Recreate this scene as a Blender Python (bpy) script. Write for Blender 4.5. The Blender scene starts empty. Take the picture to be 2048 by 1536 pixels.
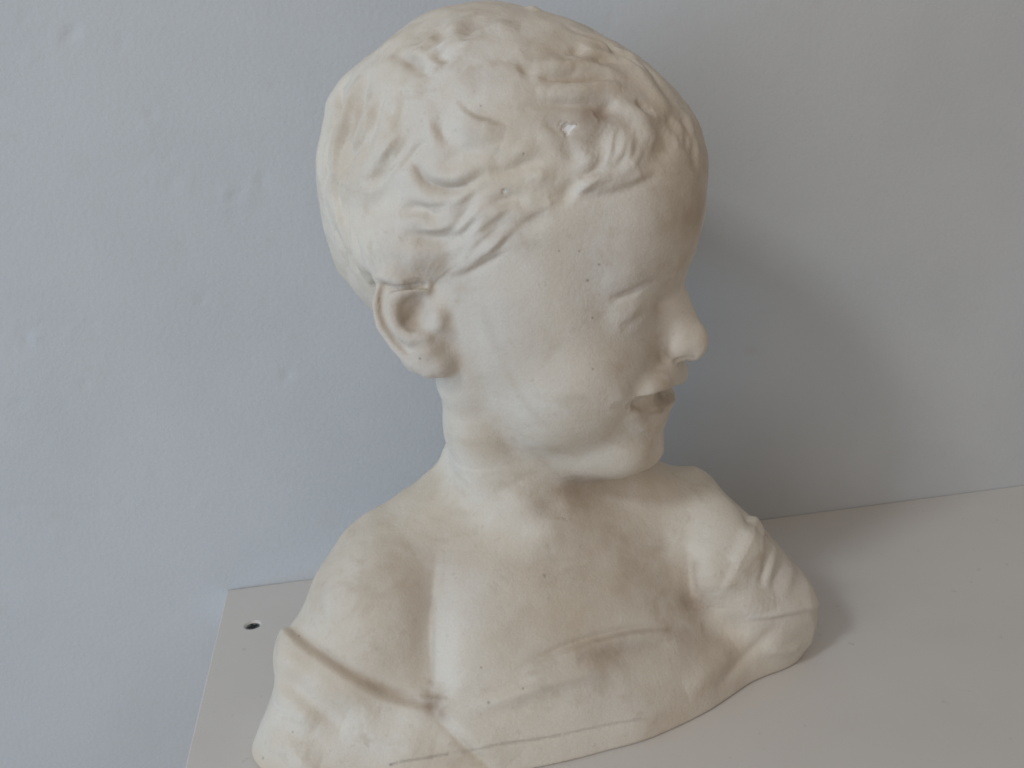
import bpy, math, random
import numpy as np
from mathutils import Matrix, Vector
from mathutils.bvhtree import BVHTree

# ------------------------------------------------------------------ frame of reference
# Lengths below are sculptor's units: 1 unit = 0.215 mm. The shelf top is z = 0, x runs along the wall, y into it.
S = 0.000215
CAM_H = 1280.0                      # camera height over the shelf
FOC = 2000.0                        # focal length, in units of the photograph's pixels (2048 wide)
AX = np.array([0.98544088, 0.10774744, -0.13151716])     # world x, y, z axes seen from the camera
AY = np.array([-0.15682979, 0.27734875, -0.94788295])
AZ = np.array([-0.06565584, 0.95470842, 0.29020881])
WALL_Y = 2557.0

sc = bpy.context.scene
col = sc.collection
cam_d = bpy.data.cameras.new('camera'); cam = bpy.data.objects.new('camera', cam_d); col.objects.link(cam)
R3 = Matrix([AX.tolist(), AY.tolist(), AZ.tolist()])     # camera -> world rotation
M = R3.to_4x4(); M.translation = Vector((0, 0, CAM_H * S))
cam.matrix_world = M
cam_d.sensor_width = 36.0; cam_d.lens = 36.0 * FOC / 2048.0
cam_d.clip_start = 0.01; cam_d.clip_end = 50
sc.camera = cam

# ------------------------------------------------------------------ light: a window on the left, a dim warm room, added fills
w = bpy.data.worlds.new('World'); sc.world = w; w.use_nodes = True
bg = w.node_tree.nodes['Background']; bg.inputs[0].default_value = (1.0, 0.87, 0.74, 1); bg.inputs[1].default_value = 0.265

def area(name, loc, target, size, size_y, power, color):
    d = bpy.data.lights.new(name, 'AREA'); d.shape = 'RECTANGLE'; d.size = size; d.size_y = size_y
    d.energy = power; d.color = color
    o = bpy.data.objects.new(name, d); col.objects.link(o)
    o.location = loc
    o.rotation_euler = (Vector(target) - Vector(loc)).to_track_quat('-Z', 'Y').to_euler()
    return o
BUST = (302 * S, 2007 * S, 1000 * S)
area('window_light', (-1.46, -0.87, 1.72), BUST, 0.34, 0.34, 12.0, (0.87, 0.95, 1.0))      # upper panes of a window to the left
area('low_blue_fill_light', (-1.7, -0.35, 0.0), (-0.2, 0.55, -0.15), 0.7, 0.6, 8.0, (0.30, 0.63, 1.0))   # added blue fill that lightens the lower left wall
area('room_fill_light', (-1.5, -1.5, 0.75), BUST, 2.2, 1.6, 14.0, (0.98, 0.98, 1.0))                       # added broad soft fill from the left front, no lamp of the room
sc.view_settings.view_transform = 'Standard'; sc.view_settings.look = 'None'
sc.view_settings.exposure = 0.08; sc.view_settings.gamma = 1.0
sc.cycles.use_denoising = True
sc.cycles.filter_width = 1.8

# ------------------------------------------------------------------ measuring helpers
D = FOC
def P(px, py, z):
    """sculpting-frame point seen at photo pixel (px, py), z units nearer than the bust's middle"""
    q = 1 - z / D
    return np.array([(px - 1024) * q, (768 - py) * q, z])
def W(x, y, z):
    """world units -> sculpting frame"""
    v = x * AX + y * AY + (z - CAM_H) * AZ
    v[2] += D
    return v
def WI(px, py, y):
    """point of pixel ray on the vertical plane world-y = y"""
    r = np.array([px - 1024, 768 - py, -D]); s = y / r.dot(AY); v = r * s; v[2] += D
    return v
def nrm(v): return np.asarray(v, float) / np.linalg.norm(v)

HC = P(1018, 372, 0)                                     # middle of the skull
HU = nrm([-0.03, 0.955, 0.27])                           # head up
HF = np.array([0.925, 0.05, 0.385]); HF = nrm(HF - HF.dot(HU) * HU)   # head forward
HR = np.cross(HU, HF); HR = HR if HR[2] > 0 else -HR     # child's right, towards the window
HM = np.array([HF, HU, HR])
def H(px, py, c):
    """pixel ray meets the plane c units to the child's right of the face's middle plane"""
    o = np.array([0, 0, D]); r = np.array([px - 1024, 768 - py, -D])
    t = (c - (o - HC).dot(HR)) / r.dot(HR)
    return o + r * t
def hloc(p): return (p - HC) @ HM.T

# ------------------------------------------------------------------ distance-field clay
OPS = []
def _add(fn, k, sub, cen, rad): OPS.append((fn, k, sub, np.asarray(cen, np.float32), float(rad)))
def sph(c, r, k=20, sub=False):
    c = np.asarray(c, np.float32)
    _add(lambda p: np.sqrt(((p - c) ** 2).sum(1)) - r, k, sub, c, r)
def ell(c, r, k=20, ax=None, sub=False):
    c = np.asarray(c, np.float32); A = np.asarray(HM if ax is None else ax, np.float32); r = np.asarray(r, np.float32)
    def fn(p):
        q = (p - c) @ A.T
        k0 = np.sqrt(((q / r) ** 2).sum(1)); k1 = np.sqrt(((q / (r * r)) ** 2).sum(1))
        return k0 * (k0 - 1) / np.maximum(k1, 1e-6)
    _add(fn, k, sub, c, float(max(r)))
def tube(pts, rad, k=20, sub=False):
    pts = [np.asarray(q, np.float32) for q in pts]
    rad = [rad] * len(pts) if np.isscalar(rad) else list(rad)
    def fn(p):
        best = None
        for a, b, ra, rb in zip(pts[:-1], pts[1:], rad[:-1], rad[1:]):
            ba = b - a; h = np.clip(((p - a) @ ba) / max(float(ba @ ba), 1e-6), 0, 1)
            d = np.sqrt(((p - a - h[:, None] * ba) ** 2).sum(1)) - (ra + (rb - ra) * h)
            best = d if best is None else np.minimum(best, d)
        return best
    A = np.array(pts); c = (A.min(0) + A.max(0)) / 2
    _add(fn, k, sub, c, float(np.linalg.norm(A - c, axis=1).max() + max(rad)))
def half(n, off, k=6):
    """cut away everything with n.p > off"""
    n = np.asarray(n, np.float32)
    OPS.append((lambda p: -(p @ n - off), k, True, None, None))
def sdf(p, band=None):
    d = np.full(len(p), 1e4, np.float32)
    for fn, k, sub, c, r in OPS:
        if band is not None and c is not None:
            idx = np.flatnonzero((((p - c) ** 2).sum(1)) < (r + k + band) ** 2)
            if len(idx) == 0: continue
            q = p[idx]; a = d[idx]
        else:
            idx = None; q = p; a = d
        b = fn(q).astype(np.float32)
        if sub:
            b = -b; h = np.maximum(k - np.abs(a - b), 0) / k; v = np.maximum(a, b) + h * h * k * 0.25
        else:
            h = np.maximum(k - np.abs(a - b), 0) / k; v = np.minimum(a, b) - h * h * k * 0.25
        if idx is None: d = v
        else: d[idx] = v
    return d
def mesh_sdf(lo, hi, h, f=4):
    lo = np.asarray(lo, np.float32); hi = np.asarray(hi, np.float32)
    nc = np.ceil((hi - lo) / (h * f)).astype(int)
    g = np.stack(np.meshgrid(*[lo[i] + (np.arange(nc[i]) + .5) * h * f for i in range(3)], indexing='ij'), -1).reshape(-1, 3).astype(np.float32)
    act = (np.abs(sdf(g)) < h * f * 1.35).reshape(nc)
    n = nc * f
    m = np.repeat(np.repeat(np.repeat(act, f, 0), f, 1), f, 2)
    mask = np.zeros(n + 1, bool)
    for i in (0, 1):
        for j in (0, 1):
            for k in (0, 1): mask[i:i + n[0], j:j + n[1], k:k + n[2]] |= m
    ii = np.argwhere(mask)
    V = np.full(n + 1, np.nan, np.float32)
    pts = lo + ii.astype(np.float32) * h
    out = np.empty(len(pts), np.float32)
    for s in range(0, len(pts), 400000): out[s:s + 400000] = sdf(pts[s:s + 400000], band=40)
    V[mask] = out
    # surface nets on the active cells
    cells = np.argwhere(m)
    cv = np.stack([V[cells[:, 0] + i, cells[:, 1] + j, cells[:, 2] + k] for i in (0, 1) for j in (0, 1) for k in (0, 1)], 1)
    sg = cv < 0
    sel = sg.any(1) & ~sg.all(1)
    cells = cells[sel]; cv = cv[sel]
    off = np.array([(i, j, k) for i in (0, 1) for j in (0, 1) for k in (0, 1)], np.float32)
    acc = np.zeros((len(cells), 3), np.float32); cnt = np.zeros(len(cells), np.float32)
    for a in range(8):
        for b in range(a + 1, 8):
            if np.abs(off[a] - off[b]).sum() != 1: continue
            va, vb = cv[:, a], cv[:, b]; s = (va < 0) != (vb < 0)
            t = np.where(s, va / np.where(s, va - vb, 1), 0)
            acc += (s[:, None] * (off[a] + t[:, None] * (off[b] - off[a]))); cnt += s
    verts = lo + (cells + acc / cnt[:, None]) * h
    vid = np.full(n, -1, np.int32); vid[cells[:, 0], cells[:, 1], cells[:, 2]] = np.arange(len(cells))
    quads = []
    for ax in range(3):
        u, v = (ax + 1) % 3, (ax + 2) % 3
        e = np.zeros(3, int); e[ax] = 1
        a = cells; b = cells + e
        s0 = V[a[:, 0], a[:, 1], a[:, 2]] < 0; s1 = V[b[:, 0], b[:, 1], b[:, 2]] < 0
        k = (s0 != s1) & (a[:, u] > 0) & (a[:, v] > 0)
        c0 = a[k]; fl = s0[k]
        eu = np.zeros(3, int); eu[u] = 1; ev = np.zeros(3, int); ev[v] = 1
        q = np.stack([vid[tuple((c0 - du * eu - dv * ev).T)] for du, dv in ((0, 0), (1, 0), (1, 1), (0, 1))], 1)
        q[~fl] = q[~fl][:, ::-1]
        quads.append(q)
    quads = np.concatenate(quads); quads = quads[(quads >= 0).all(1)]
    return verts.astype(np.float64), quads[:, ::-1]


# ================================================================== THE BUST: clay
TU = 0.978 * AX + 0.208 * AY; TF = 0.208 * AX - 0.978 * AY
TM = np.array([TU, TF, AZ])
# torso
ell(W(300, 1990, 90), (425, 292, 368), ax=TM)
ell(W(300, 1975, -10), (560, 335, 240), 110, ax=TM)
# near shoulder and upper arm, far shoulder and upper arm
tube([W(-45, 1895, 240), W(-140, 1865, 60), W(-205, 1835, -120)], [150, 163, 176], 46)
tube([W(690, 1935, 240), W(775, 1925, 110), W(775, 1952, -60)], [126, 136, 114], 46)
tube([W(430, 1775, 25), W(560, 1820, 25), W(690, 1880, 25), W(765, 1920, 20)], [100, 98, 86, 82], 60)
sph(WI(602, 1318, 1840), 44, 60)
# slopes from neck to shoulders
tube([W(270, 2050, 500), W(20, 1960, 325)], [60, 92], 120)
tube([W(350, 2050, 500), W(640, 1975, 310)], [84, 92], 120)
# neck
tube([H(1010, 640, 0), H(1008, 830, 0), W(305, 1985, 560), W(310, 1975, 400)], [140, 122, 120, 134], 80)
# the neck muscle that the turned head stretches from ear to breastbone
tube([H(945, 720, 166), H(962, 840, 138), H(992, 950, 96), W(290, 1868, 412)], [64, 66, 50, 26], 96)
# skull
ell(HC + HF * -38 + HU * -2, (366, 350, 294), 60)
ell(HC + HF * 95 + HU * -20, (302, 298, 248), 80)
# face
def HS(px, py, c, s):
    v = hloc(H(px, py, c)); v[2] *= s
    return HC + v @ HM
def span(*q):
    return [HS(*a, 1) for a in q] + [HS(*a, -1) for a in q[-2::-1]]
ell(H(1165, 640, 0), (178, 285, 190), 60)
ell(H(1160, 795, 0), (160, 138, 150), 60)          # jaw
for s in (1, -1):
    sph(H(1208, 735, 0) + HR * 85 * s, 92, 60)   # cheeks
    sph(HS(1130, 745, 134, s), 100, 80)
    sph(HS(1075, 610, 152, s), 92, 80)
    tube([HS(995, 590, 185, s), HS(1012, 690, 172, s), HS(1090, 800, 122, s)], [80, 78, 76], 70)  # side of the jaw
tube([H(1276, 884, 0) + HR * 46 - HF * 8, H(1281, 886, 0), H(1276, 884, 0) - HR * 46 - HF * 8], [42, 47, 42], 72)  # chin
ell(H(1195, 884, 0), (88, 48, 100), 60)             # soft flesh under the chin
ell(H(1276, 450, 0), (100, 140, 180), 60)            # flat front of the forehead
# brow ridge
tube([H(1310, 515, 0) + HR * 80 - HF * 26, H(1318, 522, 0), H(1310, 515, 0) - HR * 80 - HF * 26], [40, 32, 40], 40)
# eye sockets and eyes
for s in (1, -1):
    q = H(1345, 600, 0)
    ell(q + HR * 98 * s - HF * 14, (20, 20, 46), 36, sub=True)
    ell(q + HR * 98 * s - HF * 62, (44, 36, 60), 34)
# muzzle, nose
ell(H(1280, 775, 0), (66, 60, 80), 46)
tube([H(1330, 556, 0), H(1350, 615, 0), H(1376, 668, 0)], [21, 24, 27], 28)
sph(H(1388, 682, 0), 27, 24)
for s in (1, -1):
    tube([HS(1335, 606, 12, s), HS(1348, 655, 20, s), HS(1356, 690, 26, s)], [20, 24, 22], 30)
    sph(HS(1350, 700, 32, s), 18, 14)
ell(H(1316, 756, 0), (46, 46, 112), 36)
# lips and open mouth
def surf(px, py):
    """first point of the clay met by a pixel ray"""
    d = np.array([px - 1024, 768 - py, -D]); d /= np.linalg.norm(d)
    t = np.arange(1450, 2500, 2.0); pts = (np.array([0, 0, D]) + t[:, None] * d).astype(np.float32)
    v = sdf(pts); k = int(np.argmax(v < 0))
    return pts[k].astype(float) if (v < 0).any() else pts[-1].astype(float)
def both(path, push):
    """points on the near side, pushed into the clay, then mirrored to the far side"""
    near = [surf(*q) for q in path]
    near = [n - (HF * .8 + HR * .6) * push for n in near]
    far = []
    for n in near[::-1]:
        h = hloc(n)
        if h[2] < 8: continue
        h[2] *= -1; far.append(HC + h @ HM)
    return near + far
def sym(r, n): return list(r) + [r[max(0, len(r) - 1 - i)] for i in range(n - len(r))]
up = both([(1262, 802), (1284, 786), (1306, 775), (1330, 768)], 12); tube(up, sym([3, 6, 8, 10], len(up)), 30)
lo = both([(1268, 832), (1288, 848), (1306, 852), (1320, 848)], 9); tube(lo, sym([3, 7, 12, 14], len(lo)), 28)
mo = both([(1259, 811), (1276, 809), (1296, 808), (1314, 805), (1330, 801)], 2); tube(mo, sym([3, 12, 19, 22, 22], len(mo)), 9, sub=True)
for s in (1, -1):                                   # nostrils
    ell(H(1372, 716, 0) + HR * 17 * s, (15, 9, 8), 6, sub=True)
# ears
def ear(s):
    def E(px, py, c):
        v = hloc(H(px, py, c)); v[2] *= s
        return HC + v @ HM
    ell(E(838, 660, 266), (52, 86, 36), 28)
    tube([E(856, 705, 276), E(872, 722, 272)], [34, 30], 24)
    tube([E(800, 556, 290), E(764, 574, 302), E(756, 612, 306), E(766, 652, 308), E(796, 694, 306), E(826, 722, 298), E(856, 738, 286), E(880, 734, 272)], [13, 12, 12, 12, 13, 15, 18, 18], 12)
    tube([E(846, 580, 284), E(800, 582, 302), E(785, 602, 307), E(785, 632, 309), E(796, 660, 309), E(822, 676, 306), E(850, 672, 298)], [12, 17, 17, 16, 16, 14, 11], 12)
    tube([E(848, 572, 288), E(802, 570, 310), E(768, 578, 318), E(761, 598, 320), E(763, 624, 321), E(774, 656, 321), E(792, 684, 318), E(814, 704, 312)], [6, 8, 10, 11, 10.5, 9, 7, 3], 5, sub=True)
    tube([E(872, 578, 302), E(852, 596, 306), E(834, 616, 304), E(826, 634, 304)], [8, 17, 24, 22], 10, sub=True)
    tube([E(850, 664, 312), E(880, 668, 304)], [7, 8], 14, sub=True)
    tube([E(890, 608, 256), E(876, 632, 282), E(876, 648, 284), E(894, 660, 258)], [14, 15, 14, 12], 14)
for s in (1, -1):
    ear(s)
    ell(HS(806, 492, 246, s), (92, 66, 60), 44)        # hair swept over the ear
    tube([HS(922, 600, 226, s), HS(920, 680, 216, s), HS(925, 760, 190, s)], [38, 42, 44], 40)   # cheek meets ear
# folds of flesh between arms and chest
tube([WI(1383, 1105, 1790), WI(1389, 1160, 1770), WI(1394, 1215, 1760)], [4, 8, 10], 26, sub=True)
HALFN = -AZ; half(HALFN, float(HALFN.dot(W(0, 0, 0))), 8)

VOX = 3.5
verts, quads = mesh_sdf((-640, -900, -520), (760, 800, 520), VOX)
def adj_smooth(v, q, it, lam=0.5):
    n = len(v)
    e = np.concatenate([q[:, [0, 1]], q[:, [1, 2]], q[:, [2, 3]], q[:, [3, 0]]])
    e = np.concatenate([e, e[:, ::-1]])
    deg = np.bincount(e[:, 0], minlength=n).astype(float)[:, None]
    for i in range(it):
        s = np.stack([np.bincount(e[:, 0], v[e[:, 1], k], minlength=n) for k in range(3)], 1) / np.maximum(deg, 1)
        v = v + (lam if i % 2 == 0 else -lam * 1.04) * (s - v)
    return v
verts = adj_smooth(verts, quads, 4)
# ------------------------------------------------------------------ modelling tools that work on the clay surface
def normals(v, q):
    fn = np.cross(v[q[:, 2]] - v[q[:, 0]], v[q[:, 3]] - v[q[:, 1]])
    n = np.stack([sum(np.bincount(q[:, j], fn[:, k], minlength=len(v)) for j in range(4)) for k in range(3)], 1)
    return n / np.maximum(np.linalg.norm(n, axis=1), 1e-9)[:, None]
if np.einsum('ij,ij->', normals(verts, quads), verts - verts.mean(0)) < 0: quads = quads[:, ::-1].copy()
NRM = normals(verts, quads)
BV = BVHTree.FromPolygons(verts.tolist(), quads.tolist())
EYE = Vector((0, 0, D))
def cast(px, py):
    r = BV.ray_cast(EYE, Vector((px - 1024, 768 - py, -D)).normalized())
    return (np.array(r[0]), np.array(r[1])) if r[0] is not None else None
def smooth_path(pts, step=4.0):
    pts = np.asarray(pts, float)
    if len(pts) == 2: pts = np.array([pts[0], (pts[0] + pts[1]) / 2, pts[1]])
    p = np.vstack([2 * pts[0] - pts[1], pts, 2 * pts[-1] - pts[-2]]); out = []
    for i in range(1, len(p) - 2):
        n = max(2, int(np.linalg.norm(p[i + 1] - p[i]) / step))
        for t in np.arange(n) / n:
            out.append(0.5 * (2 * p[i] + (p[i + 1] - p[i - 1]) * t + (2 * p[i - 1] - 5 * p[i] + 4 * p[i + 1] - p[i + 2]) * t * t + (3 * p[i] - p[i - 1] - 3 * p[i + 1] + p[i + 2]) * t ** 3))
    out.append(pts[-1]); return np.array(out)
MIRROR_DONE = []
def lay(pts):
    """path drawn on the visible side of the clay -> points on its surface"""
    hit = [cast(*p) for p in smooth_path(pts)]
    hit = [h for h in hit if h is not None]
    if len(hit) < 2: return None
    return np.array([h[0] for h in hit])
def press(path, width, height, kind='soft', taper=(0.25, 0.25), mirror=False):
    """push the clay in (height < 0) or pull it out along a path; kind 'left'/'right' gives a one-sided edge"""
    global verts
    if path is None: return
    if mirror:
        q = hloc(path); q[:, 2] *= -1; path = HC + q @ HM
    reach = width * 2.6
    lo = path.min(0) - reach; hi = path.max(0) + reach
    idx = np.flatnonzero(((verts > lo) & (verts < hi)).all(1))
    if len(idx) == 0: return
    p = verts[idx]
    d2 = ((p[:, None, :] - path[None]) ** 2).sum(2) if len(idx) * len(path) < 6e6 else None
    if d2 is None:
        j = np.empty(len(idx), int); dm = np.empty(len(idx))
        for s in range(0, len(idx), 20000):
            t = ((p[s:s + 20000, None, :] - path[None]) ** 2).sum(2); j[s:s + 20000] = t.argmin(1); dm[s:s + 20000] = t.min(1)
    else:
        j = d2.argmin(1); dm = d2.min(1)
    tt = j / max(len(path) - 1, 1)
    tp = np.ones(len(idx))
    if taper[0] > 0: tp *= np.clip(tt / taper[0], 0, 1) ** 0.8
    if taper[1] > 0: tp *= np.clip((1 - tt) / taper[1], 0, 1) ** 0.8
    n = NRM[idx]
    d = np.sqrt(dm)
    if kind == 'soft': f = np.exp(-(d / width) ** 2)
    elif kind == 'lock': f = 1.35 * np.exp(-(d / width) ** 2) - 0.45 * np.exp(-(d / (1.7 * width)) ** 2)
    else:
        tan = np.gradient(path, axis=0)[j]; tan /= np.maximum(np.linalg.norm(tan, axis=1), 1e-9)[:, None]
        sd = (np.cross(n, tan) * (p - path[j])).sum(1) * (1 if kind == 'left' else -1)
        e = min(width * 0.16, 9.0)
        st = np.clip((sd + e) / (2 * e), 0, 1); st = st * st * (3 - 2 * st)
        f = st * np.exp(-(np.maximum(sd, 0) / width) ** 2) * np.exp(-np.maximum(d - np.abs(sd) - width * .2, 0) ** 2 / (width * .5) ** 2)
        # lateral falloff at the ends only
    verts[idx] += n * (f * tp * height)[:, None]
def carve(pts, w, h, kind='soft', taper=(0.25, 0.25), mir=False):
    q = lay(pts); press(q, w, h, kind, taper)
    if mir and q is not None and hloc(q)[:, 2].mean() > 90: press(q, w, h, kind, taper, True)


def hair_strokes():
    G = [  # hollows between locks: path, width, depth
     
     ([(712,462),(737,431),(766,398),(799,365)],20,-13), ([(820,278),(783,320),(745,365),(722,392)],11,-11),
     ([(816,299),(832,336),(849,361),(882,375),(915,373),(942,360),(973,336)],9,-15), ([(797,429),(824,417),(849,419),(866,428),(899,415)],8,-10),
     ([(801,479),(824,469),(857,473),(890,476),(917,464)],8,-11), ([(957,421),(994,405),(1031,398),(1060,396)],10,-12), ([(912,488),(942,454),(971,428)],9,-9),
     ([(899,549),(922,549),(953,532),(990,511),(1025,493)],8,-6), ([(1036,461),(1069,444),(1098,427)],13,-8),
     ([(1098,400),(1135,387),(1158,360)],13,-13), ([(1168,383),(1202,384),(1247,375),(1287,358),(1314,326)],13,-6),
     ([(978,342),(1015,341),(1048,329),(1083,324)],9,-10), ([(1214,246),(1204,280),(1190,318)],18,-15), ([(1334,238),(1326,290),(1305,325),(1278,346)],20,-13),
     ([(1270,200),(1284,212),(1294,220),(1308,221)],8,-13), ([(1190,232),(1212,218),(1232,204)],11,-14),
     ([(1077,158),(1110,156),(1142,156),(1192,161)],9,-11), ([(1036,216),(1098,207),(1160,206),(1225,206)],10,-9), ([(1144,112),(1154,102),(1170,93)],11,-12),
     ([(1060,124),(1052,136),(1036,144)],13,-11), ([(874,235),(882,266),(901,290)],9,-12), ([(857,155),(852,185)],12,-5),
     ([(785,112),(816,120),(845,137),(868,160)],10,-13), ([(872,98),(884,112),(894,126)],8,-9), ([(960,30),(940,48),(930,64),(938,86)],15,-11), ([(878,50),(884,66),(892,82)],12,-6),
     ([(741,137),(720,187),(712,232),(692,282),(679,342)],13,-24), ([(704,149),(679,183),(671,232),(658,285)],11,-22), ([(740,232),(718,282),(692,320),(682,360)],11,-19), ([(775,170),(752,215),(742,262),(722,318)],11,-15), ([(815,175),(800,220),(792,262)],11,-12), ([(668,350),(672,400),(690,450)],10,-14), ([(690,370),(690,415),(700,455)],10,-12),
     ([(774,206),(780,236)],10,-5), ([(724,306),(752,307)],10,-5), ([(650,400),(664,450),(682,500),(700,550)],11,-9), ([(720,480),(722,512),(740,528)],13,-6),
     ([(1085,240),(1110,256),(1128,266)],8,-6), ([(1120,290),(1140,300),(1160,330)],12,-7), ([(1370,275),(1386,310),(1384,345)],14,-6), ([(1290,140),(1325,175),(1345,210)],14,-6), ([(980,130),(1010,112),(1040,104)],16,-6)]
    Rr = [ # locks
     ([(660,373),(679,436),(695,490),(708,535),(727,585)],9,10), ([(745,520),(800,505),(850,500),(895,490)],26,8),
     ([(800,330),(825,365),(850,388),(890,398)],16,6), ([(850,325),(880,350),(912,352),(945,338),(985,312)],16,13), ([(870,344),(905,358),(930,350),(952,340)],8,6),
     ([(790,398),(830,398),(870,404),(905,394),(945,375)],13,9), ([(790,452),(830,444),(870,452),(905,446),(930,430)],14,9),
     ([(905,520),(928,478),(952,448),(990,424),(1040,408)],15,11), ([(925,540),(955,505),(995,476),(1040,452)],13,7),
     ([(1135,410),(1148,394),(1160,378),(1189,361),(1222,353)],8,12), ([(1050,358),(1080,350),(1112,356)],17,10),
     ([(1240,248),(1238,285),(1242,330)],24,8), ([(1262,252),(1290,265),(1320,288)],16,9), ([(1232,198),(1262,222),(1288,234),(1335,236)],13,13),
     ([(1073,180),(1139,184),(1202,178),(1242,180)],14,14), ([(1068,126),(1106,130),(1150,138)],15,9), ([(1139,122),(1189,104),(1234,110)],15,9),
     ([(1222,112),(1272,142),(1312,186),(1340,228)],15,8), ([(920,228),(960,262),(1010,280),(1070,285)],26,10), ([(858,200),(862,245),(874,285),(900,315)],16,9),
     ([(800,98),(835,110),(866,130),(885,150)],14,8), ([(970,60),(1000,52),(1040,56)],20,9), ([(905,45),(912,66),(918,90)],15,8),
     ([(722,150),(698,200),(688,240),(670,290),(660,340)],14,15), ([(675,165),(655,215),(646,270),(640,330),(640,370)],16,13), ([(735,190),(728,240),(708,290),(695,330)],13,7),
     ([(790,240),(775,280),(745,320),(715,360)],18,8), ([(760,350),(735,385),(712,420)],14,8), ([(1050,14),(1066,16),(1082,24)],12,7), ([(1350,205),(1375,240),(1388,280)],14,7),
     ([(1180,300),(1172,325),(1160,345)],14,7), ([(1000,300),(1040,305),(1080,295)],14,6)]
    F = [  # one-sided edges: locks lying over their neighbours
     ([(911,199),(932,222),(953,237),(982,246),(1015,257)],34,9,'right'), ([(899,549),(922,549),(953,532),(990,511),(1025,493)],34,6,'left'),
     ([(1168,384),(1202,385),(1247,376),(1287,359),(1318,338),(1350,326)],60,6,'left'), ([(1010,470),(1050,440),(1098,414),(1135,405)],34,3,'left')]
    for p, w, h in G:
        carve(p, w * 1.15, h * .78, taper=(.4, .4), mir=True)
    for p, w, h in Rr:
        carve(p, w * 1.2, h * .88, 'lock', taper=(.45, .45), mir=True)
    rnd = random.Random(8)
    fam = [([(704,149),(671,220),(650,300),(645,380),(660,450)], [(800,150),(755,220),(728,290),(705,360),(700,430)], 7),
     ([(650,400),(668,470),(700,550),(735,610)], [(702,400),(708,450),(718,510),(738,560)], 4), ([(980,330),(930,362),(870,385),(800,395)], [(1030,400),(960,430),(900,490),(760,515)], 7),
     ([(1060,390),(990,425),(930,490),(905,540)], [(1125,408),(1060,450),(1000,492),(945,535)], 4), ([(1040,215),(1110,205),(1190,200),(1240,195)], [(1060,105),(1130,105),(1210,100),(1290,140)], 7),
     ([(900,200),(950,240),(1010,258),(1090,262)], [(860,300),(900,325),(970,318),(1080,305)], 6), ([(950,30),(880,60),(820,100),(780,140)], [(1010,80),(930,110),(870,150),(825,205)], 6),
     ([(1210,245),(1200,280),(1180,330),(1150,368)], [(1320,240),(1322,280),(1305,320),(1260,343)], 6), ([(1080,30),(1140,60),(1220,100),(1300,170)], [(1160,55),(1240,95),(1310,150),(1370,230)], 4),
     ([(1320,230),(1345,260),(1350,300),(1335,335)], [(1380,240),(1400,280),(1404,310),(1395,338)], 4), ([(830,200),(800,250),(770,300),(735,350)], [(870,290),(840,300),(800,350),(760,395)], 5)]
    for a, b, n in fam:
        a = smooth_path(a, 8); b = smooth_path(b, 8); m = min(len(a), len(b))
        a = a[np.linspace(0, len(a) - 1, m).astype(int)]; b = b[np.linspace(0, len(b) - 1, m).astype(int)]
        for i in range(n):
            t = (i + .5) / n + rnd.uniform(-.25, .25) / n
            for sgn in (1, -1):
                u = t + (0.25 / n if sgn < 0 else -.25 / n)
                c = a * (1 - u) + b * u
                s0 = rnd.uniform(0, .45); s1 = s0 + rnd.uniform(.4, .75)
                c = c[int(s0 * m):max(int(s0 * m) + 4, int(min(s1, 1) * m))]
                ph = rnd.uniform(0, 6); c = c + np.stack([np.sin(np.arange(len(c)) * .5 + ph), np.cos(np.arange(len(c)) * .5 + ph)], 1) * 2.5
                carve(c[::2] if len(c) > 6 else c, rnd.uniform(6, 10), sgn * rnd.uniform(2.6, 5.6) * (1.5 if c[:, 0].mean() < 860 or c[:, 1].mean() < 180 else 1), 'soft', taper=(.45, .45), mir=True)
    for p, w, h, k in F:
        carve(p, w, h, k, taper=(0.3, 0.3))
hair_strokes()
carve([(738,572),(752,563),(798,567),(842,562),(866,574)], 46, 13, 'left', taper=(.2, .3), mir=True)     # hair lying on the ear
carve([(750,570),(798,574),(842,569),(860,578)], 6, -6, mir=True)
# eyelids, cheek and mouth creases
carve([(1218,600),(1240,593),(1253,588),(1270,581),(1294,566),(1312,556)], 8, -7, taper=(.3,.5), mir=True)
carve([(1205,560),(1235,562),(1262,552),(1285,535)], 24, 2.5, mir=True)
carve([(1300,612),(1288,626),(1264,646),(1238,656)], 14, -4.5, mir=True)
carve([(1346,724),(1366,717),(1390,708)], 6, -7, taper=(.2,.3), mir=True)
carve([(1330,682),(1325,704),(1332,728)], 10, -5, taper=(.4,.3), mir=True)
carve([(1330,716),(1308,745),(1285,780),(1258,812)], 18, -5, mir=True)
carve([(1260,819),(1242,856),(1226,905)], 30, -5, taper=(.3,.5), mir=True)
carve([(1285,858),(1262,880),(1250,900)], 34, -4, taper=(.5,.5), mir=True)
carve([(1262,816),(1240,812),(1218,816)], 9, -5, taper=(.1,.7), mir=True)
carve([(1262,770),(1240,792),(1215,800)], 30, 3, taper=(.5,.5), mir=True)
# neck and collar bones
carve([(1150,960),(1112,988),(1088,1018),(1080,1040),(1092,1062)], 44, -7, taper=(.5,.45))
carve([(900,880),(940,950),(990,1010),(1050,1045)], 38, 3, taper=(.4,.5))
carve([(1040,1085),(960,1085),(880,1065)], 34, 3, taper=(.5,.5))
carve([(1130,1070),(1210,1055),(1300,1015)], 34, 3, taper=(.5,.5))
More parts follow.
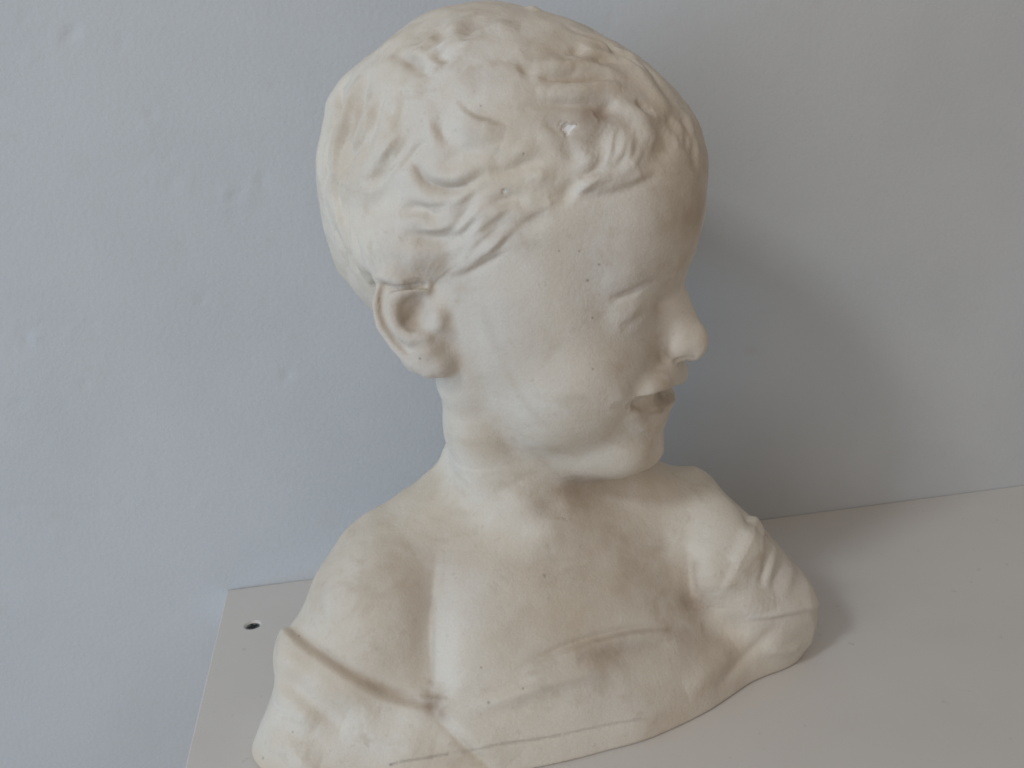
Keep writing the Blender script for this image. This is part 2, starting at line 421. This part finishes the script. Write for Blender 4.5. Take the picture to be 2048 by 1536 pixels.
# arm pits
carve([(878,1130),(872,1200),(867,1290),(862,1396)], 34, -26, taper=(.7,.12))
carve([(876,1160),(870,1230),(866,1300),(862,1398)], 12, -12, taper=(.6,.08))
carve([(880,1100),(873,1170),(868,1240),(864,1330),(861,1412)], 150, 18, 'left', taper=(.7, .25))
carve([(1378,1080),(1384,1125),(1390,1170),(1396,1222)], 26, -15, taper=(.5,.25))
carve([(1378,1080),(1384,1125),(1390,1170),(1396,1220)], 90, 16, 'left', taper=(.5, .35))
# drapery: hems and folds
carve([(566,1250),(600,1284),(640,1312),(700,1352),(780,1396),(862,1420),(905,1452),(950,1490)], 95, 11, 'right', taper=(0.0, 0.42))
carve([(580,1258),(640,1304),(700,1344),(780,1388),(858,1410)], 16, -5, taper=(.1,.2))
carve([(552,1300),(600,1330),(660,1372),(740,1420)], 20, 8); carve([(548,1345),(590,1372),(640,1420),(690,1470)], 16, -7)
carve([(545,1375),(590,1412),(630,1455)], 22, 9); carve([(720,1400),(660,1460),(600,1510)], 40, -8)
carve([(862,1412),(898,1452),(945,1500),(1000,1545)], 12, -8)
carve([(862,1412),(898,1452),(945,1500),(1000,1545)], 70, 12, 'left', taper=(.1,.3)); carve([(690,1440),(770,1470),(870,1500)], 34, 10)
carve([(520,1470),(570,1500),(640,1530)], 26, 8)
carve([(1030,1345),(1070,1326),(1130,1300),(1190,1281),(1260,1264),(1330,1258),(1405,1242)], 60, 12, 'right', taper=(.4,.6))
carve([(1030,1343),(1070,1324),(1130,1298),(1190,1278),(1260,1261),(1330,1255)], 10, -7)
carve([(1150,1322),(1220,1308),(1290,1302),(1350,1284)], 30, -11, taper=(.5,.5))
carve([(890,1425),(1000,1398),(1080,1370),(1170,1345),(1270,1335),(1340,1310)], 16, 11, taper=(.3,.4))
carve([(930,1408),(1010,1382),(1090,1350)], 10, -7); carve([(900,1442),(960,1438),(1030,1424),(1100,1404)], 11, -3)
carve([(1100,1420),(1200,1392),(1300,1370),(1380,1330)], 30, 7, taper=(.5,.5))
carve([(1508,1018),(1494,1068),(1464,1130),(1432,1190)], 60, 15, 'left', taper=(.02,.7))
carve([(1500,1040),(1484,1085),(1456,1140)], 12, 8); carve([(1520,1036),(1522,1085),(1508,1150)], 14, 8, taper=(.2,.6)); carve([(1532,1052),(1528,1105),(1516,1180)], 10, -10, taper=(.2,.6))
carve([(1568,1092),(1556,1135),(1540,1190)], 13, -7, taper=(.2,.6)); carve([(1552,1072),(1544,1115),(1530,1180)], 13, 6, taper=(.2,.6)); carve([(1588,1118),(1576,1160),(1560,1200)], 14, 5, taper=(.2,.6))
carve([(1500,1085),(1488,1110),(1472,1140)], 11, -7)
carve([(1642,1212),(1600,1222),(1555,1232),(1490,1240)], 40, 11, 'right', taper=(.02,.5)); carve([(1565,1243),(1520,1285),(1470,1335),(1430,1378)], 14, -6)
carve([(1530,1292),(1570,1300),(1610,1285)], 16, 8); carve([(1430,1225),(1480,1212),(1550,1205)], 26, 9, taper=(.5,.4)); carve([(1400,1250),(1450,1262),(1500,1262)], 22, -8, taper=(.5,.5))
carve([(1470,1290),(1420,1340),(1370,1380)], 24, 8)
# seam line scratched along the lower edge
carve([(780,1530),(850,1515),(950,1500),(1050,1482),(1180,1462),(1300,1440)], 3.2, -3)
verts = adj_smooth(verts, quads, 2, 0.25)

# ------------------------------------------------------------------ last pass of the modelling: true the outline against calliper points
def true_outline():
    global verts
    CT = [(632,360),(640,270),(660,190),(690,150),(720,125),(760,95),(800,60),(850,25),(900,6),(930,2),(985,9),(1040,9),(1085,22),(1140,38),(1180,58),(1230,85),(1290,120),(1340,165),(1370,200),(1385,225),(1400,255),(1410,290),(1418,330),(1417,370),(1412,410),(1404,450),(1395,490),(1385,520),(1375,540),(1368,553),(1372,570),(1378,590),(1390,620),(1405,645),(1414,665),(1418,685),(1412,702),(1400,716),(1388,725),(1378,745),(1377,755),(1370,765),(1355,775),(1340,778),(1336,800),(1338,825),(1335,840),(1328,850),(1326,865),(1330,885),(1400,935),(1430,965),(1460,995),(1485,1018),(1515,1035),(1525,1050),(1560,1090),(1600,1140),(1620,1160),(1633,1190),(1637,1215),(1633,1240),(1628,1270),(1622,1298),(1580,1318),(1500,1360),(1400,1425),(1300,1470),(1200,1510),(1140,1535)]
    CL = [(500,1520),(515,1460),(535,1410),(548,1370),(545,1330),(550,1290),(558,1262),(575,1250),(590,1240),(605,1210),(625,1160),(655,1110),(690,1060),(740,1020),(800,985),(860,940),(880,910),(888,870),(885,820),(850,755),(820,740),(790,710),(755,660),(720,600),(690,560),(665,520),(650,470),(640,420)]
    q = 1 - verts[:, 2] / D; px = 1024 + verts[:, 0] / q; py = 768 - verts[:, 1] / q
    G = 4; m = np.zeros((440, 512), bool)
    i = (py / G).astype(int); j = (px / G).astype(int); ok = (i >= 0) & (i < 440) & (j >= 0) & (j < 512); m[i[ok], j[ok]] = True
    for _ in range(2): m = m | np.roll(m, 1, 0) | np.roll(m, -1, 0) | np.roll(m, 1, 1) | np.roll(m, -1, 1)
    for _ in range(2): m = m & np.roll(m, 1, 0) & np.roll(m, -1, 0) & np.roll(m, 1, 1) & np.roll(m, -1, 1)
    pts = CT + CL; n = len(pts); disp = np.zeros_like(verts); wt = np.zeros(len(verts))
    for a in range(n):
        p = np.array(pts[a], float)
        t = np.array(pts[(a + 1) % n], float) - np.array(pts[a - 1], float); t /= max(np.linalg.norm(t), 1); nn = np.array([t[1], -t[0]])
        if 776 < p[1] < 806 and p[0] > 1320 or p[1] > 1505 or p[1] < 8 or (p[1] > 1285 and p[0] > 1100): continue
        rs = range(-40, 41, 1)
        prof = [m[min(max(int((p[1] + s * nn[1]) / G), 0), 439), min(max(int((p[0] + s * nn[0]) / G), 0), 511)] for s in rs]
        ch = [s for s, x, y in zip(rs, prof[:-1], prof[1:]) if x and not y]
        if not ch: continue
        d = min(ch, key=abs) - 1.5
        if abs(d) > 26: continue
        e = p + nn * d; face = p[0] > 1300 and 530 < p[1] < 900
        k = np.argmin((px - e[0]) ** 2 + (py - e[1]) ** 2)
        r = 20. if face else 42.
        w = np.exp(-(((verts - verts[k]) ** 2).sum(1)) / r ** 2)
        disp += w[:, None] * np.array([-nn[0] * d, nn[1] * d, 0]) * q[k]; wt += w
    verts = verts + disp / np.maximum(wt, 1)[:, None]
true_outline(); true_outline()
ZW = (verts - np.array([0, 0, D])) @ AZ + CAM_H                # height over the shelf
verts -= np.minimum(ZW, 0)[:, None] * AZ

# ------------------------------------------------------------------ shared helpers for the finished things
def to_world(v):
    u = v.copy(); u[:, 2] -= D
    return np.stack([u @ AX, u @ AY, u @ AZ + CAM_H], 1) * S
def make_mesh(name, v, f):
    me = bpy.data.meshes.new(name)
    me.vertices.add(len(v)); me.vertices.foreach_set('co', v.astype(np.float32).ravel())
    me.loops.add(f.size); me.loops.foreach_set('vertex_index', f.astype(np.int32).ravel())
    me.polygons.add(len(f)); me.polygons.foreach_set('loop_start', np.arange(0, f.size, f.shape[1], dtype=np.int32))
    me.update(calc_edges=True); me.validate()
    me.polygons.foreach_set('use_smooth', np.ones(len(me.polygons), bool)); me.update()
    return me
def obj(name, me, mat, parent=None):
    o = bpy.data.objects.new(name, me); col.objects.link(o)
    if me is not None and mat is not None: me.materials.append(mat)
    if parent is not None:
        o.parent = parent; o.matrix_parent_inverse = parent.matrix_world.inverted()
    return o
class Nodes:
    def __init__(s, name):
        s.m = bpy.data.materials.new(name); s.m.use_nodes = True; s.t = s.m.node_tree
        s.b = s.t.nodes['Principled BSDF']
    def n(s, kind, **kw):
        x = s.t.nodes.new(kind)
        for k, v in kw.items(): setattr(x, k, v)
        return x
    def link(s, a, b): s.t.links.new(a, b)
    def val(s, x, sock):
        if isinstance(x, bpy.types.NodeSocket): s.link(x, sock)
        else: sock.default_value = x
    def math(s, op, a, b=0.0, clamp=False):
        x = s.n('ShaderNodeMath', operation=op, use_clamp=clamp); s.val(a, x.inputs[0]); s.val(b, x.inputs[1]); return x.outputs[0]
    def noise(s, vec, scale, detail=3, rough=.5, dist=0):
        x = s.n('ShaderNodeTexNoise'); x.inputs['Scale'].default_value = scale; x.inputs['Detail'].default_value = detail
        x.inputs['Roughness'].default_value = rough; x.inputs['Distortion'].default_value = dist
        s.link(vec, x.inputs['Vector']); return x.outputs['Fac']
    def ramp(s, x, lo, hi):
        r = s.n('ShaderNodeMapRange'); r.interpolation_type = 'SMOOTHSTEP'; s.val(x, r.inputs[0]); r.inputs[1].default_value = lo; r.inputs[2].default_value = hi
        return r.outputs[0]
    def mix(s, f, a, b):
        x = s.n('ShaderNodeMix', data_type='RGBA'); s.val(f, x.inputs['Factor'])
        for v, k in ((a, 'A'), (b, 'B')):
            k = [i for i in x.inputs if i.name == k and i.type == 'RGBA'][0]
            if isinstance(v, tuple): k.default_value = v + (1,)
            else: s.link(v, k)
        return [o for o in x.outputs if o.type == 'RGBA'][0]
    def bump(s, h, strength, dist, prev=None):
        x = s.n('ShaderNodeBump'); x.inputs['Strength'].default_value = strength; x.inputs['Distance'].default_value = dist
        s.link(h, x.inputs['Height'])
        if prev is not None: s.link(prev, x.inputs['Normal'])
        return x.outputs[0]
    def pos(s):
        return s.n('ShaderNodeNewGeometry').outputs['Position']

# ------------------------------------------------------------------ wall
def wall():
    x = np.concatenate([np.linspace(-9000, -1400, 12)[:-1], np.arange(-1400, 2300, 11.0), np.linspace(2300, 9000, 12)[1:]])
    z = np.concatenate([np.linspace(-4200, -900, 10)[:-1], np.arange(-900, 2500, 11.0), np.linspace(2500, 9000, 12)[1:]])
    X, Z = np.meshgrid(x, z, indexing='ij'); Yv = np.zeros_like(X)
    def spot(px, py):
        v = WI(px, py, WALL_Y); v[2] -= D
        return v @ AX, v @ AZ + CAM_H
    def mark(p0, p1, w, h):
        a = np.array(spot(*p0)); b = np.array(spot(*p1)); d = b - a; L = max(d @ d, 1)
        t = np.clip(((X - a[0]) * d[0] + (Z - a[1]) * d[1]) / L, 0, 1)
        r2 = (X - a[0] - t * d[0]) ** 2 + (Z - a[1] - t * d[1]) ** 2
        Yv[:] += .45 * h * np.exp(-r2 / w ** 2)
    rnd = random.Random(11)
    # nicks and flaked patches in the old paint (positive = into the wall)
    mark((133,72),(150,60),9,9); mark((302,228),(300,240),9,7); mark((300,240),(284,282),13,-5); mark((292,262),(280,285),9,5)
    mark((525,357),(520,364),8,8); mark((575,745),(572,755),10,7); mark((242,88),(248,84),8,5); mark((165,768),(172,767),8,6); mark((400,602),(408,598),8,5)
    mark((30,1010),(200,1022),9,3); mark((1540,944),(1570,938),11,-4); mark((1222,42),(1226,38),7,5)
    for cx, cy, n, sp in ((482, 385, 16, 26), (340, 358, 9, 40), (45, 680, 16, 32), (60, 850, 8, 30), (165, 660, 5, 18), (90, 70, 8, 40), (540, 620, 5, 60), (250, 1020, 6, 80), (1100, 40, 0, 1), (1700, 200, 5, 140), (1850, 600, 4, 90)):
        for _ in range(n):
            a = (cx + rnd.gauss(0, sp), cy + rnd.gauss(0, sp * .6)); an = rnd.uniform(.3, 1.3); l = rnd.uniform(4, 14)
            mark(a, (a[0] + l * math.cos(an), a[1] - l * math.sin(an)), rnd.uniform(7, 11), rnd.choice((-1, 1)) * rnd.uniform(1.2, 2.8))
    for _ in range(60):                                   # slow unevenness of the plaster
        cx = rnd.uniform(-1400, 2300); cz = rnd.uniform(-900, 2500); r = rnd.uniform(90, 300)
        Yv[:] += rnd.uniform(-3, 3) * np.exp(-((X - cx) ** 2 + (Z - cz) ** 2) / r ** 2)
    v = np.stack([X, WALL_Y + np.maximum(Yv, -14), Z], -1).reshape(-1, 3) * S
    nx, nz = len(x), len(z); i = np.arange(nx * nz).reshape(nx, nz)
    q = np.stack([i[:-1, :-1], i[1:, :-1], i[1:, 1:], i[:-1, 1:]], -1).reshape(-1, 4)
    N = Nodes('painted plaster wall'); p = N.pos()
    c = N.mix(N.ramp(N.noise(p, 9, 4), .35, .7), (.59, .615, .64), (.555, .58, .605))
    c = N.mix(N.ramp(N.noise(p, 38, 3, .6), .62, .8), c, (.555, .57, .58))
    N.link(c, N.b.inputs['Base Color']); N.b.inputs['Roughness'].default_value = .75
    N.b.inputs['Specular IOR Level'].default_value = .25
    b = N.bump(N.noise(p, 420, 4, .6), .28, .0009)
    b = N.bump(N.noise(p, 60, 3), .15, .0016, b); N.link(b, N.b.inputs['Normal'])
    o = obj('wall', make_mesh('wall', v, q), N.m); o['kind'] = 'structure'
    return o
wall()

# ------------------------------------------------------------------ shelf board with its screw
def shelf():
    x0 = -467.5; x1 = 4200.; y0 = 700.; y1 = WALL_Y - 1.5; t = 88.; r = 2.5
    sx, sy = -381.7, 2344.0                                # the screw
    v = W(0, 0, 0); 
    o_ = np.array([505 - 1024, 768 - 1250, -D]); k = -CAM_H / o_.dot(AZ); sx = (o_ * k) @ AX; sy = (o_ * k) @ AY
    R = 21.0
    root = bpy.data.objects.new('shelf', None); col.objects.link(root); root.location = ((x0 + x1) / 2 * S, (y0 + y1) / 2 * S, -t * S)
    bpy.context.view_layer.update()
    # board: rounded rim, a countersunk hole for the screw
    def loop(inset, z): return [(x0 + inset, y0 + inset, z), (x1 - inset, y0 + inset, z), (x1 - inset, y1 - inset, z), (x0 + inset, y1 - inset, z)]
    V = []; F = []
    prof = [(0, -t + r)] + [(r - r * math.cos(a), -r + r * math.sin(a)) for a in np.linspace(0, math.pi / 2, 5)]
    for ins, z in [(r, -t)] + prof: V += loop(ins, z)
    n = len(prof) + 1
    F.append((3, 2, 1, 0))
    for i in range(n - 1):
        for j in range(4):
            F.append((i * 4 + j, i * 4 + (j + 1) % 4, (i + 1) * 4 + (j + 1) % 4, (i + 1) * 4 + j))
    b = (n - 1) * 4; K = 32; h0 = len(V)
    ang = [2 * math.pi * (i + .5) / K - 3 * math.pi / 4 for i in range(K)]
    for rr, z in ((R + 1.5, 0), (R - 2, -3.5), (R - 12, -14)):
        V += [(sx + rr * math.cos(a), sy + rr * math.sin(a), z) for a in ang]
    q = K // 4
    for j in range(4):                                     # top face as four fans round the hole
        ring = [h0 + (j * q + i) % K for i in range(q)] + [h0 + ((j + 1) * q) % K]
        F.append(tuple([b + j, b + (j + 1) % 4] + ring[::-1]))
    for s in range(2):
        for i in range(K):
            F.append((h0 + s * K + i, h0 + s * K + (i + 1) % K, h0 + (s + 1) * K + (i + 1) % K, h0 + (s + 1) * K + i))
    F.append(tuple(h0 + 2 * K + i for i in range(K)))
    me = bpy.data.meshes.new('board'); me.from_pydata([tuple(np.array(p) * S) for p in V], [], F); me.update()
    N = Nodes('white melamine board'); p = N.pos()
    c = N.mix(N.ramp(N.noise(p, 14, 4), .35, .75), (.71, .685, .66), (.68, .655, .63))
    c = N.mix(N.math('MULTIPLY', N.ramp(N.noise(p, 170, 2), .68, .76), .35), c, (.45, .42, .38))
    N.link(c, N.b.inputs['Base Color']); N.link(N.math('MULTIPLY_ADD', N.noise(p, 30, 3), .2), N.b.inputs['Roughness'])
    N.b.inputs['Roughness'].default_value = .5
    for l in list(N.b.inputs['Roughness'].links): N.t.links.remove(l)
    N.link(N.bump(N.noise(p, 900, 2), .08, .0003), N.b.inputs['Normal'])
    obj('board', me, N.m, root)
    # screw: dished dark head with a cross recess
    V = []; F = []; K = 48
    rings = [(R - 3, -8), (R - 4, -4.5), (R - 7, -3.2), (R * .55, -4.2), (R * .30, -5.0)]
    def star(a): return 1.0
    for rr, z in rings: V += [(sx + rr * math.cos(2 * math.pi * i / K), sy + rr * math.sin(2 * math.pi * i / K), z) for i in range(K)]
    for s in range(len(rings) - 1):
        for i in range(K): F.append((s * K + i, s * K + (i + 1) % K, (s + 1) * K + (i + 1) % K, (s + 1) * K + i))
    F.append(tuple((len(rings) - 1) * K + i for i in range(K)))
    me = bpy.data.meshes.new('screw'); me.from_pydata([tuple(np.array(p) * S) for p in V], [], F); me.update()
    me.polygons.foreach_set('use_smooth', np.ones(len(me.polygons), bool))
    N = Nodes('dull dark steel'); N.b.inputs['Base Color'].default_value = (.16, .17, .17, 1); N.b.inputs['Metallic'].default_value = .7; N.b.inputs['Roughness'].default_value = .45
    scr = obj('screw', me, N.m, root)
    V = []; F = []
    for a in (0.35, 0.35 + math.pi / 2):                   # the crossed slot: near-black plates painting its shade onto the head
        ca, sa = math.cos(a), math.sin(a); L, wd = R * .62, R * .15
        i0 = len(V)
        for z in (-3.2 if a < 1 else -3.0, -9):
            for dx, dy in ((-L, -wd), (L, -wd), (L, wd), (-L, wd)): V.append((sx + dx * ca - dy * sa, sy + dx * sa + dy * ca, z))
        F += [(i0, i0 + 1, i0 + 2, i0 + 3)] + [(i0 + j, i0 + (j + 1) % 4, i0 + 4 + (j + 1) % 4, i0 + 4 + j) for j in range(4)]
    me = bpy.data.meshes.new('cross_recess'); me.from_pydata([tuple(np.array(p) * S) for p in V], [], F); me.update()
    N = Nodes('shade in the screw slot'); N.b.inputs['Base Color'].default_value = (.015, .017, .015, 1); N.b.inputs['Roughness'].default_value = .9
    obj('cross_recess', me, N.m, scr)
    root['label'] = 'white board shelf along the wall, dark screw sunk near its end'; root['category'] = 'shelf'
shelf()

# ------------------------------------------------------------------ the bust as a finished thing
NRM = normals(verts, quads)
BV = BVHTree.FromPolygons(verts.tolist(), quads.tolist())
HL = hloc(verts)
qz = 1 - verts[:, 2] / D
PX = 1024 + verts[:, 0] / qz; PY = 768 - verts[:, 1] / qz
WV = to_world(verts) / S
def hair_mask():
    line = [(1404,345),(1330,346),(1262,378),(1190,391),(1125,412),(1040,428),(1000,450),(985,512),(935,539),(905,553),(872,572)]
    pts = np.array([hloc(cast(*p)[0]) for p in line])
    a = pts[:, 0]; b = pts[:, 1]; o = np.argsort(a)
    a, b = a[o], b[o]
    # behind the ear the hair runs down to the nape
    a = np.concatenate([[-400, -175, -150, -100, a[0] - 15], a]); b = np.concatenate([[-330, -330, -190, -128, b[0]], b])
    return HL[:, 1] > np.interp(HL[:, 0], a, b)
def cloth_mask():
    line = np.array([(0,1250),(572,1254),(600,1284),(640,1312),(700,1352),(780,1396),(862,1416),(900,1424),(1000,1396),(1055,1336),(1130,1302),(1190,1281),(1260,1263),(1330,1258),(1400,1243),(1428,1192),(1462,1130),(1490,1068),(1505,1020),(2048,900)], float)
    front = PY > np.interp(PX, line[:, 0], line[:, 1])
    back = WV[:, 1] > 1985
    return np.where(back, WV[:, 2] < 300, front & (WV[:, 2] < 480))
HAIR = hair_mask() & (WV[:, 2] > 600); CLOTH = cloth_mask()
def vnoise(p, s, seed=0):
    q = p / s; i = np.floor(q).astype(np.int64); f = q - i; f = f * f * (3 - 2 * f); out = 0
    for dx in (0, 1):
        for dy in (0, 1):
            for dz in (0, 1):
                h = ((i[:, 0] + dx) * 73856093) ^ ((i[:, 1] + dy) * 19349663) ^ ((i[:, 2] + dz) * 83492791) ^ (seed * 2654435761)
                h = (h ^ (h >> 13)) * 1274126177; r = ((h ^ (h >> 16)) & 0xffff) / 65535.0
                out = out + r * (f[:, 0] if dx else 1 - f[:, 0]) * (f[:, 1] if dy else 1 - f[:, 1]) * (f[:, 2] if dz else 1 - f[:, 2])
    return out
hm = HAIR.astype(float)
lump = (vnoise(verts, 46, 1) - .5) * 5 + (vnoise(verts, 22, 2) - .5) * 2.4
skin = (vnoise(verts, 110, 3) - .5) * 1.6 + (vnoise(verts, 30, 4) - .5) * .5
verts = verts + NRM * (hm * lump + (1 - hm) * skin)[:, None]
# brown and ochre patches: stains of the plaster, plus shade painted into the face
def patches(lst):
    out = np.zeros(len(verts))
    for px, py, r, s in lst:
        c = cast(px, py)
        if c is None: continue
        d = np.linalg.norm(verts - c[0], axis=1)
        out = np.maximum(out, s * np.exp(-(d / r) ** 2))
    return out
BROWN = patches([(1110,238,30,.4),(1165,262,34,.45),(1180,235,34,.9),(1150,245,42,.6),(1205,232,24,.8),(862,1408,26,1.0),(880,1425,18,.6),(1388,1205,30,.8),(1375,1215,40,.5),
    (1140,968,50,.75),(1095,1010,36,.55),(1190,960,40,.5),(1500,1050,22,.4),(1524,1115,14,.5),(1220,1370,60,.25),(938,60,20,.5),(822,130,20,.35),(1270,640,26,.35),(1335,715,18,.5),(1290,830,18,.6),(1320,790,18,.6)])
def streak(lst):
    out = np.zeros(len(verts))
    for pts, r, s in lst:
        q = lay(pts); lo, hi = q.min(0) - 2 * r, q.max(0) + 2 * r; idx = np.flatnonzero(((verts > lo) & (verts < hi)).all(1))
        d = np.sqrt(((verts[idx][:, None] - q[None]) ** 2).sum(2).min(1)); out[idx] = np.maximum(out[idx], s * np.exp(-(d / r) ** 2))
    return out
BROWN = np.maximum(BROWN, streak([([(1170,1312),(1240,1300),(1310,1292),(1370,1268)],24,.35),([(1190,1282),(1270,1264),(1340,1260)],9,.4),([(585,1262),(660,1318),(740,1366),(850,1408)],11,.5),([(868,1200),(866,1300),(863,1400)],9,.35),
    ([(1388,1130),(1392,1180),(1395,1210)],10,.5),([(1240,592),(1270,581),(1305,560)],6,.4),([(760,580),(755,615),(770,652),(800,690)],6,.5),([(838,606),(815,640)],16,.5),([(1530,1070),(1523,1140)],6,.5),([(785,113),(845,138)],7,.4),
    ([(832,336),(850,362),(885,375),(930,368)],6,.4),([(1110,206),(1220,206)],8,.4),([(1085,158),(1185,160)],7,.35),([(1170,384),(1245,376),(1300,350)],8,.3),([(905,550),(955,532),(1000,508)],5,.4),([(1262,814),(1295,826),(1325,822)],7,.6)]))  # brown lines along carved creases, hems, ear hollow and mouth
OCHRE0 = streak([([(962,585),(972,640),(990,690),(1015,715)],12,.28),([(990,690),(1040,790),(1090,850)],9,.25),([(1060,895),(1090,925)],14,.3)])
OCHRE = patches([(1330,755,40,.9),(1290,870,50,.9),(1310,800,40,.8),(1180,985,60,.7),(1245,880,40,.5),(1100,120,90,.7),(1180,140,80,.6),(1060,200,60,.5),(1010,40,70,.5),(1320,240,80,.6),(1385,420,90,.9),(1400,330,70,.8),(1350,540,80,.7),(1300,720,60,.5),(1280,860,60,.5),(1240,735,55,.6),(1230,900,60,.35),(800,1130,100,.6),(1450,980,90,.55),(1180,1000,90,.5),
    (830,520,50,.45),(870,535,34,.5),(870,700,34,.5),(960,245,34,.6),(700,250,70,.3),(1560,1260,60,.5),(1400,1290,90,.5),(1100,1300,80,.3),(640,1200,60,.3),(1385,660,40,.5),(930,560,60,.3),(1320,1180,80,.6),(1150,1150,110,.5),(1260,1120,110,.6),(1050,1240,90,.3),(1150,1230,100,.35)])  # ochre stains; those on face front, lip and chin also paint in shade
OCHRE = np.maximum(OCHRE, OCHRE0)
def star_mask():
    poly = np.array([(1120,243),(1126,252),(1134,243),(1140,250),(1156,247),(1147,258),(1141,259),(1138,268),(1133,276),(1130,264),(1123,258)], float)
    c = cast(1134, 256)[0]; near = np.linalg.norm(verts - c, axis=1) < 60
    idx = np.flatnonzero(near); x, y = PX[idx], PY[idx]; ins = np.zeros(len(idx), bool)
    for k in range(len(poly)):
        (x0, y0), (x1, y1) = poly[k - 1], poly[k]
        cr = ((y0 > y) != (y1 > y)) & (x < (x1 - x0) * (y - y0) / (y1 - y0 + 1e-9) + x0); ins ^= cr
    m = np.zeros(len(verts)); m[idx[ins]] = 1
    for q in ((1008, 384, 4.5),):
        d = np.linalg.norm(verts - cast(q[0], q[1])[0], axis=1); m = np.maximum(m, .8 * (d < q[2]))
    return m
CHIP = star_mask()
verts = verts - NRM * (CHIP * 5)[:, None]
SPECKS = [(1118,502,2.4),(1158,502,2.6),(1198,529,3.2),(1185,636,3.4),(840,717,3.6),(977,1405,5),(1046,1377,3.8),(962,1335,2.8),(1186,738,2.6),(962,212,2.8),(1047,307,3),(598,1272,3.4),(585,1464,3.2),(526,1516,4.5),(1175,561,5),(782,1529,4)]
def plaster():
    N = Nodes('aged plaster'); p = N.pos()
    base = N.mix(N.ramp(N.noise(p, 22, 5, .6), .36, .68), (.73, .675, .592), (.65, .57, .465))
    base = N.mix(N.math('MULTIPLY', N.ramp(N.noise(p, 12, 3), .5, .75), .45), base, (.66, .635, .61))
    base = N.mix(N.math('MULTIPLY', N.ramp(N.noise(p, 48, 4, .65, .4), .54, .70), .5), base, (.53, .45, .355))
    base = N.mix(N.math('MULTIPLY', N.ramp(N.noise(p, 1500, 2, .7), .35, .7), .16), base, (.45, .40, .35))
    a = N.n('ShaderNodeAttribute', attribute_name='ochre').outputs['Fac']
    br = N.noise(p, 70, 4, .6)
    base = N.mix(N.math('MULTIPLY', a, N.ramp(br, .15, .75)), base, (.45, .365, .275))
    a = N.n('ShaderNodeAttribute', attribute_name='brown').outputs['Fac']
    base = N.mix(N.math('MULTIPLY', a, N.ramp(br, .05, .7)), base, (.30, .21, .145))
    base = N.mix(N.math('MULTIPLY', N.ramp(N.noise(p, 260, 2, .6), .64, .74), .22), base, (.42, .36, .29))
    a = N.n('ShaderNodeAttribute', attribute_name='chip').outputs['Fac']
    base = N.mix(N.ramp(a, .35, .65), base, (.78, .755, .725))
    acc = None
    for px, py, r in SPECKS:
        c = cast(px, py)
        if c is None: continue
        w = to_world(np.array([c[0]]))[0]
        d = N.n('ShaderNodeVectorMath', operation='DISTANCE'); N.link(p, d.inputs[0]); d.inputs[1].default_value = tuple(w)
        m = N.n('ShaderNodeMapRange'); N.link(d.outputs['Value'], m.inputs[0]); m.inputs[1].default_value = (r * .75 + 1.0) * S; m.inputs[2].default_value = r * .2 * S
        acc = m.outputs[0] if acc is None else N.math('MAXIMUM', acc, m.outputs[0])
    base = N.mix(N.math('MULTIPLY', acc, .5), base, (.12, .095, .07))
    a = N.n('ShaderNodeAttribute', attribute_name='scratch').outputs['Fac']
    base = N.mix(a, base, (.22, .19, .165))
    N.link(base, N.b.inputs['Base Color']); N.b.inputs['Roughness'].default_value = .62
    N.b.inputs['Specular IOR Level'].default_value = .28
    b = N.bump(N.noise(p, 800, 3, .65), .32, .0006)
    b = N.bump(N.noise(p, 150, 4, .6), .3, .0011, b); N.link(b, N.b.inputs['Normal'])
    return N.m
def scratch():
    out = np.zeros(len(verts))
    for pts, w, s in (([(780,1530),(800,1524),(850,1516),(895,1508)],2.6,.45),([(925,1504),(960,1497),(1000,1488),(1060,1480),(1120,1470)],2.4,.35),([(1130,1468),(1200,1452),(1280,1438)],2.2,.3),([(1088,1150),(1090,1153)],2,.5)):
        q = lay(pts)
        lo, hi = q.min(0) - 12, q.max(0) + 12; idx = np.flatnonzero(((verts > lo) & (verts < hi)).all(1))
        d = np.sqrt(((verts[idx][:, None] - q[None]) ** 2).sum(2).min(1)); out[idx] = np.maximum(out[idx], s * np.clip(1.6 - d / w, 0, 1))
    return out
SCR = scratch()
PM = plaster()
root = bpy.data.objects.new('plaster_bust', None); col.objects.link(root); root.location = (300 * S, 1960 * S, 0)
bpy.context.view_layer.update()
wv = to_world(verts); nw = normals(wv, quads)
fh = HAIR[quads].sum(1) >= 2; fc = (CLOTH[quads].sum(1) >= 2) & ~fh
def piece(name, sel, label):
    q = quads[sel]; ids, inv = np.unique(q, return_inverse=True); q = inv.reshape(-1, 4)
    me = make_mesh(name, wv[ids], q)
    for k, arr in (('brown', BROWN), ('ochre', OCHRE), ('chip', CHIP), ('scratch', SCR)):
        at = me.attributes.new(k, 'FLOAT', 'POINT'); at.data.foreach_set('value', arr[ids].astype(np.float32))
    me.normals_split_custom_set_from_vertices(nw[ids].tolist())
    o = obj(name, me, PM, root); o['label'] = label
    return o
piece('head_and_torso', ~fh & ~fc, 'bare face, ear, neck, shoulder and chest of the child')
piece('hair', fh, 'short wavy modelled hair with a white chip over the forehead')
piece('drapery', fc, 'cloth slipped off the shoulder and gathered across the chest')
root['label'] = 'cream plaster bust of a laughing child with short wavy hair and draped cloth'; root['category'] = 'bust'
